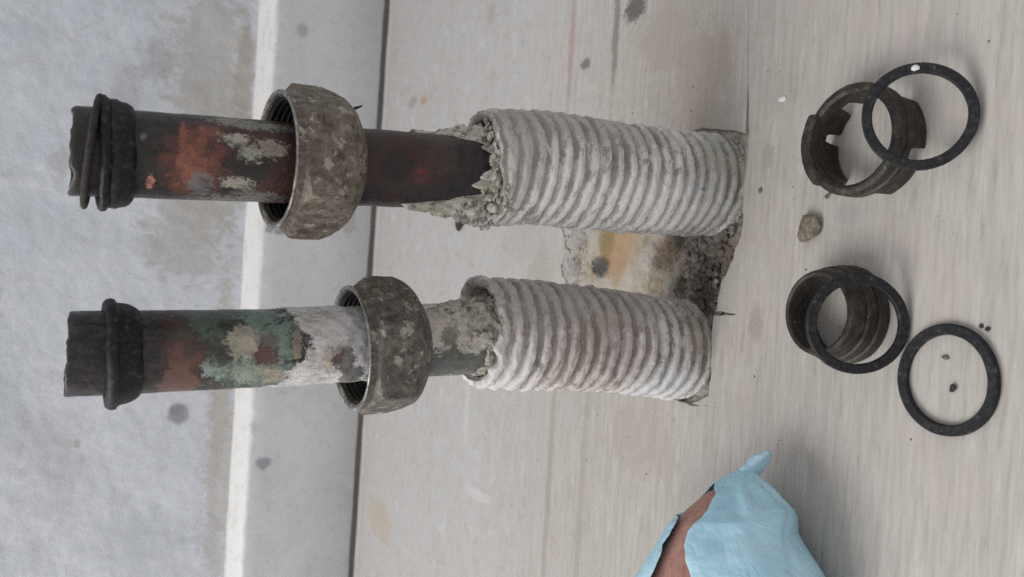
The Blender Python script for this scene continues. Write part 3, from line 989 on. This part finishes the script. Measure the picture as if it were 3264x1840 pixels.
def notched(t):
    # tabs pointing down; raised lug on the far side
    tabs = max(inarc(t, R(-75), R(27)), inarc(t, R(112), R(27)), inarc(t, R(58), R(15)), inarc(t, R(-141), R(19)), inarc(t, R(8), R(15)))
    lug = inarc(t, R(98), R(41))
    zb = 5.6 * (1 - tabs)
    zt = 11.6 + 1.5 * lug
    ro = 15.6 + .6 * lug
    return [(12.9, zb + .3), (13.1, zb), (ro - .3, zb), (ro, zb + .3), (ro, 7.2), (ro - .6, 7.6), (ro - .6, 8.3), (ro, 8.7),
            (ro, zt - 1.2), (ro - .4, zt - .5), (ro - 1.2, zt - .05), (13.6, zt), (12.75, zt - .7), (12.6, zt - 1.8), (12.6, 7.6), (12.9, 7.2)]


def plain(t):
    w = .12 * math.cos(t * 2 + 1)
    return [(11.8, .3), (12.1, 0), (13.8, 0), (14.1, .3), (14.0, 3.6), (13.3, 3.9), (13.2, 4.7), (13.7, 5.0), (13.4, 7.4), (12.8, 7.7),
            (12.7, 8.4), (12.9, 8.7), (12.3, 11.2), (11.9, 12.4), (11.2 + w, 13.0), (10.4, 12.7), (10.1, 11.8), (10.2, 8.5), (10.6, 8.2), (10.8, 4)]


make_collar((46.9, 163.5, 0.0), (R(1.5), 0, 0), notched, "dark brown notched collar with tabs, under the leaning gasket", 2.0, collar_mat("collar_a", 3))
make_collar((-1.4, 169.6, 0.0), (0, 0, 0), plain, "dark brown plain collar with no notches, standing on the floor", 6.0, collar_mat("collar_b", 21))

# ------------------------------------------------------------------ crumbs and chips
def crumb(name, c, r, seed, mat, label, cat, sq=.6, stretch=(1, 1, 1), rz=0, group=None):
    v, f = chunk((0, 0, 0), r, seed, sq)
    v = [(x * stretch[0], y * stretch[1], z * stretch[2]) for x, y, z in v]
    zmin = min(p[2] for p in v)
    o = mesh_obj(name, [(x, y, z - zmin) for x, y, z in v], f, mat, smooth=False)
    o.location = (c[0] * MM, c[1] * MM, c[2] * MM); o.rotation_euler = (0, 0, rz)
    return tag(o, label, cat, group)


crumb("stone_chip", (24.2, 185.0, 0), 4.4, 23, M_STONE, "brown angular stone chip on the floor between the two collars", "stone", .42, (1.0, 1.3, 1), .3)
crumb("paint_chip", (65.8, 200.2, 0), 1.25, 5, M_CHALK, "small bright white paint chip on the floor near the notched collar", "chip", .3, (1.15, 1, 1))
crumb("dirt_crumb", (-18.1, 135.8, 0), 1.0, 8, M_SOOT, "black crumb lying inside the gasket that lies alone", "crumb", .7)
crumb("dirt_crumb", (-10.6, 138.2, 0), .85, 9, M_STONE, "small brown crumb inside the lone gasket, beside the black crumb", "crumb", .6, (.8, 1.5, 1))
crumb("dirt_crumb", (37.2, 207.4, 0), .8, 10, M_STONE, "tiny brown elongated crumb on the floor in front of the longer sleeve", "crumb", .6, (1.6, .7, 1), .4)
crumb("dirt_crumb", (-2.0, 129.4, 0), .6, 13, M_SOOT, "tiny dark crumb just past the lone gasket, further from its rim", "crumb", .5)
crumb("dirt_crumb", (-2.6, 127.8, 0), .6, 14, M_SOOT, "tiny dark crumb just past the lone gasket, nearest the frame edge", "crumb", .5)
crumb("dirt_flake", (34.8, 443.8, 0), 3.3, 15, M_SOOT, "dark flake on the floor behind the pipes", "flake", .25, (1.0, 1.6, 1))
crumb("copper_flake", (33.4, 179.6, 0), 1.0, 16, M_STONE, "greenish flake beside the tip of the stone chip", "flake", .3, (.7, 1.5, 1), .5)

rv, rf = [], []
random.seed(21)
for k in range(330):
    if k < 260:
        a = random.uniform(0, 6.28); d = abs(random.gauss(0, 38))
        x, y = 12 + d * math.cos(a) * 1.3, 250 + d * math.sin(a) * 1.5
        if 208 < y < 336 and -40 < x < 64: continue
    else:
        x, y = random.uniform(-90, 130), random.uniform(120, 560)
    add_chunk((x, y, .02), random.choice((.15, .2, .2, .28, .4)), 900 + k, .6)
grit = mesh_obj("floor_grit", rv, rf, M_STONE, smooth=False)
tag(grit, "fine scattered grit lying over the linoleum", "grit", kind="stuff")

# ------------------------------------------------------------------ hand in a torn glove
def skin_mat():
    n = NT("skin", .5, .35)
    cr = n.vec((.35, 1, 1))
    c = n.ramp(n.noise(7, 4), [(.3, (.37, .19, .155)), (.6, (.45, .25, .205)), (.75, (.48, .285, .235))])
    f = n.noise(1.6, 3, .5, vec=cr)
    c = n.mix(n.math('MULTIPLY', n.step(f, .5, .62), .4), c, (.28, .11, .085))
    n.set(Base_Color=c)
    n.b.inputs["Subsurface Weight"].default_value = .12
    n.b.inputs["Subsurface Radius"].default_value = (.004, .0015, .001)
    n.b.inputs["Subsurface Scale"].default_value = .5
    n.bump(f, .25, .6)
    return n.mat


def glove_mat():
    n = NT("glove_film", .6, .3)
    c = n.ramp(n.noise(14, 4, .5), [(.3, (.40, .66, .79)), (.55, (.46, .71, .83)), (.75, (.53, .75, .85))])
    c = n.mix(n.math('MULTIPLY', n.step(n.noise(4, 4), .55, .7), .25), c, (.33, .56, .67))
    n.set(Base_Color=c)
    n.b.inputs["Subsurface Weight"].default_value = .2
    n.b.inputs["Subsurface Radius"].default_value = (.002, .003, .004)
    fold = n.math('ABSOLUTE', n.math('SUBTRACT', n.noise(11, 3, .5, dist=1.2), .5))
    n.bump(n.math('ADD', n.math('MULTIPLY', fold, 2.2), n.math('ADD', n.math('MULTIPLY', n.noise(4, 4, .55, dist=.6), .2), n.math('MULTIPLY', n.noise(.7, 2), .07))), 1.0, .6)
    return n.mat


# stations along the hand: centre, half width across, half thickness, tear start, tear end (fractions across)
ST = [(-45.8, 176.5, 29.2, 1.1, 1.0, None), (-47.2, 176.0, 30.5, 3.1, 3, None), (-49.7, 175.6, 31.8, 6.7, 6, (-.99, -.93)),
      (-52.5, 174.9, 32.7, 10.6, 9, (-1.12, -.52)), (-57.0, 174.3, 33.7, 15.5, 12.5, (-1.12, -.47)), (-58.6, 174.1, 34.4, 16.2, 13.4, (-.88, -.5)),
      (-60.2, 173.9, 35.6, 16.8, 14.2, (-.84, -.55)), (-62.7, 173.9, 36.6, 17.4, 15, (-.83, -.58)), (-65.4, 173.4, 37.1, 18.8, 16, (-.86, -.56)),
      (-68.3, 172.8, 37.3, 20.6, 17, (-.80, -.49)), (-73.9, 171.6, 37.1, 24.6, 18.5, (-.80, -.36)), (-79, 171, 37.1, 27, 19, (-.78, -.28)),
      (-86, 170.5, 39.3, 27.5, 19, (-.74, -.24)), (-95, 170.0, 42.4, 28.5, 18, (-.66, -.30)), (-104, 169.7, 45, 29, 17.4, (-.52, -.44)),
      (-115, 169.4, 47.6, 29, 17, None), (-130, 169, 50, 29, 17, None), (-145, 168.5, 52, 27, 18, None), (-165, 168, 54, 25, 20, None)]
HK = 1.085
ST = [((a[0] * HK), a[1] * HK, EYE + (a[2] - EYE) * HK, a[3] * HK, a[4], a[5]) for a in ST]
VIEW = Vector((-.2541, .7046, -.6626))
SIDE = (Vector((.0628, -.4685, -.8812)))
SIDE = (SIDE - VIEW * SIDE.dot(VIEW)).normalized()

def st_e(st):
    return 1.22 if st[3] < 8 else max(.88, 1.22 - (st[3] - 8) / 16 * .34)

def sect(st, a, k=1.0):
    """point of the section at angle a (0 = towards the viewer, +90 = lower side)"""
    c = Vector(st[:3]); w, th = st[3] * k, st[4] * k
    s_, c_ = math.sin(a), math.cos(a)
    e = st_e(st)
    return c + SIDE * (w * math.copysign(abs(s_) ** e, s_)) - VIEW * (th * math.copysign(abs(c_) ** e, c_))

def frac_angle(q, e=.86):
    if q < -1: return -math.pi / 2 - math.acos(max(-1, min(1, 2 + q)))
    return math.asin(max(-1, min(1, math.copysign(abs(q) ** (1 / e), q))))

# bare hand: closed loft + curled fingers + forearm, fused into one skin
hv, hf = [], []
NA = 40
for st in ST:
    k = .90 if st[3] > 13 else (.86 if st[3] > 9 else .6)
    for j in range(NA):
        hv.append(tuple(sect(st, 2 * math.pi * j / NA, k)))
hf = ring_faces(len(ST), NA, cap0=True, cap1=True)

def capsule(p, q, r1, r2):
    p, q = Vector(p), Vector(q)
    d = (q - p).normalized(); a = d.orthogonal().normalized(); b = d.cross(a)
    b0 = len(hv); rows = 0
    for (s, base, r, sg) in [(x, p, r1, -1) for x in (1.0, .8, .5)] + [(x, q, r2, 1) for x in (0, .5, .8, 1.0)]:
        off = d * (r * s * sg); rr = max(.05, r * math.sqrt(max(0, 1 - s * s)))
        if s == 1.0: rr = .3
        for j in range(20):
            t = 2 * math.pi * j / 20
            hv.append(tuple(base + off + a * (rr * math.cos(t)) + b * (rr * math.sin(t))))
        rows += 1
    for f in ring_faces(rows, 20, cap0=True, cap1=True): hf.append(tuple(i + b0 for i in f))

knuckles = [((-112, 190, 52), (-96, 205, 50), (-92, 198, 34), (-103, 190, 27)), ((-114, 178, 56), (-95, 196, 58), (-88, 194, 40), (-100, 184, 30)),
            ((-118, 198, 46), (-104, 213, 42), (-100, 205, 28), (-110, 197, 22)), ((-124, 203, 40), (-113, 214, 36), (-110, 207, 24), (-118, 200, 20))]
for fg in knuckles:
    fg = [(a - 6, b + 12, c_ + 2) for a, b, c_ in fg]
    for i in range(3): capsule(fg[i], fg[i + 1], 8.6 - i * .6, 8.0 - i * .7)
hv_keep, hf_keep = hv, hf
hv, hf = [], []
for fg in knuckles:
    fg = [(a - 6, b + 12, c_ + 2) for a, b, c_ in fg]
    for i in range(3): capsule(fg[i], fg[i + 1], 9.5 - i * .6, 8.9 - i * .7)
capsule((-126, 198, 40), (-158, 186, 42), 18.9, 20.9)
glove_v, glove_f = hv, hf
hv, hf = hv_keep, hf_keep
capsule((-174, 182, 42), (-250, 174, 60), 24, 27); capsule((-250, 174, 60), (-430, 160, 95), 27, 36)
capsule((-126, 198, 40), (-158, 186, 42), 18, 20)
hand = mesh_obj("person", hv, hf, skin_mat(), origin=(-110, 170, 40))
rm = hand.modifiers.new("remesh", 'REMESH'); rm.mode = 'VOXEL'; rm.voxel_size = .0011; rm.use_smooth_shade = True
sm = hand.modifiers.new("smooth", 'SMOOTH'); sm.iterations = 4; sm.factor = .5
dg = bpy.context.evaluated_depsgraph_get()
me2 = bpy.data.meshes.new_from_object(hand.evaluated_get(dg))
hand.modifiers.clear(); hand.data = me2
me2.polygons.foreach_set("use_smooth", [True] * len(me2.polygons))
tag(hand, "hand in a torn light blue disposable glove reaching in low over the floor", "person")

# glove: open shell following the stations, loose and crinkled, torn along one side
gv, GA = [], 90
rnd = random.Random(3)
fine = []
for i in range(len(ST) - 1):
    for u in (0, .25, .5, .75):
        a, b = ST[i], ST[i + 1]
        row = [a[k] + (b[k] - a[k]) * u for k in range(5)]
        ta, tb = a[5], b[5]
        if ta is None and tb is None: tr = None
        else:
            ta2 = ta or ((tb[0] + tb[1]) / 2,) * 2; tb2 = tb or ((ta[0] + ta[1]) / 2,) * 2
            tr = tuple(ta2[k] + (tb2[k] - ta2[k]) * u for k in range(2))
        fine.append((*row, tr))
fine.append(ST[-1])
for i, st in enumerate(fine):
    tr = st[5] or (-.9, -.9)
    a0 = frac_angle(tr[1], st_e(st)); a1 = frac_angle(tr[0], st_e(st))
    if a1 > a0: a1 = a0
    jag = R(2.0) * nz(i * .7, 0, 0, 1.0, 2)
    span = a1 + 2 * math.pi - a0
    for j in range(GA):
        a = a0 + jag + span * j / (GA - 1)
        p = sect(st, a, 1.0)
        c = Vector(st[:3])
        d = (p - c)
        L = d.length or 1
        # crinkles: ridged folds, stronger away from the tear edge
        ed = min(1, min(j, GA - 1 - j) / 9)
        tipd = max(0, 1 - (fine[0][0] - st[0]) / 26)
        w = abs(nz(p.x, p.y, p.z, .045, 4)) * 4.5 - 1.1 + abs(nz(p.x, p.y, p.z, .12, 9)) * .9 - .2 + .55 * tipd * math.sin(11 * a + 3 * nz(p.x, p.y, p.z, .1, 2))
        w += 1.2 * max(0, 1 - abs(a - R(10)) / R(12)) * max(0, min(1, (st[0] + 80) / 12))
        w -= 1.3 * max(0, 1 - abs(a - R(52) - .02 * (st[0] + 70)) / R(9)) * max(0, min(1, (-62 - st[0]) / 6))
        p = p + d / L * (min(1, st[3] / 9) * (.35 + ed * .95 * w))
        gv.append(tuple(p))
glove = mesh_obj("glove", gv, ring_faces(len(fine), GA, closed=False), glove_mat(), parent=hand, origin=(-110, 170, 40))
so = glove.modifiers.new("film", 'SOLIDIFY'); so.thickness = .00022; so.offset = 1
ss = glove.modifiers.new("sub", 'SUBSURF'); ss.levels = 1; ss.render_levels = 1
glove["label"] = "torn light blue disposable glove with a loose pinched tip"
# pinched empty fingertip of the glove
tv = []
tip = [((-50.6, 189.5, 17.6), 1.6, 1.5), ((-50.1, 189.8, 15.0), 2.4, 1.3), ((-48.8, 189.3, 13.0), 3.0, 0.9), ((-47.1, 188.5, 11.4), 2.7, 0.7), ((-45.3, 187.6, 9.8), 1.8, 0.5), ((-44.5, 187.1, 8.9), 0.8, 0.3)]
ACR = Vector((-0.729, -0.318, -0.598))
for i, (c, w, th) in enumerate(tip):
    for j in range(18):
        a = 2 * math.pi * j / 18
        p = Vector(c) + ACR * (w * math.sin(a)) - VIEW * (th * math.cos(a) + .9 * math.cos(2.2 * math.sin(a) + .6) * min(i, 2))
        p += VIEW * (.7 * nz(p.x, p.y, p.z, .35, 3)) + ACR * (.5 * nz(p.x, p.y, p.z, .4, 8))
        tv.append(tuple(p))
q = mesh_obj("fingertip", tv, ring_faces(len(tip), 18, cap0=True, cap1=True), bpy.data.materials["glove_film"], parent=glove, origin=(0, 0, 0))
q.location = tuple(-Vector(hand.location))

# the curled fingers wear the same glove
gf = mesh_obj("glove_fingers", glove_v, glove_f, bpy.data.materials["glove_film"], parent=hand, origin=(-110, 170, 40))
rm = gf.modifiers.new("remesh", 'REMESH'); rm.mode = 'VOXEL'; rm.voxel_size = .0011; rm.use_smooth_shade = True
sm = gf.modifiers.new("smooth", 'SMOOTH'); sm.iterations = 3; sm.factor = .5
dg = bpy.context.evaluated_depsgraph_get()
me3 = bpy.data.meshes.new_from_object(gf.evaluated_get(dg))
gf.modifiers.clear(); gf.data = me3
me3.polygons.foreach_set("use_smooth", [True] * len(me3.polygons))
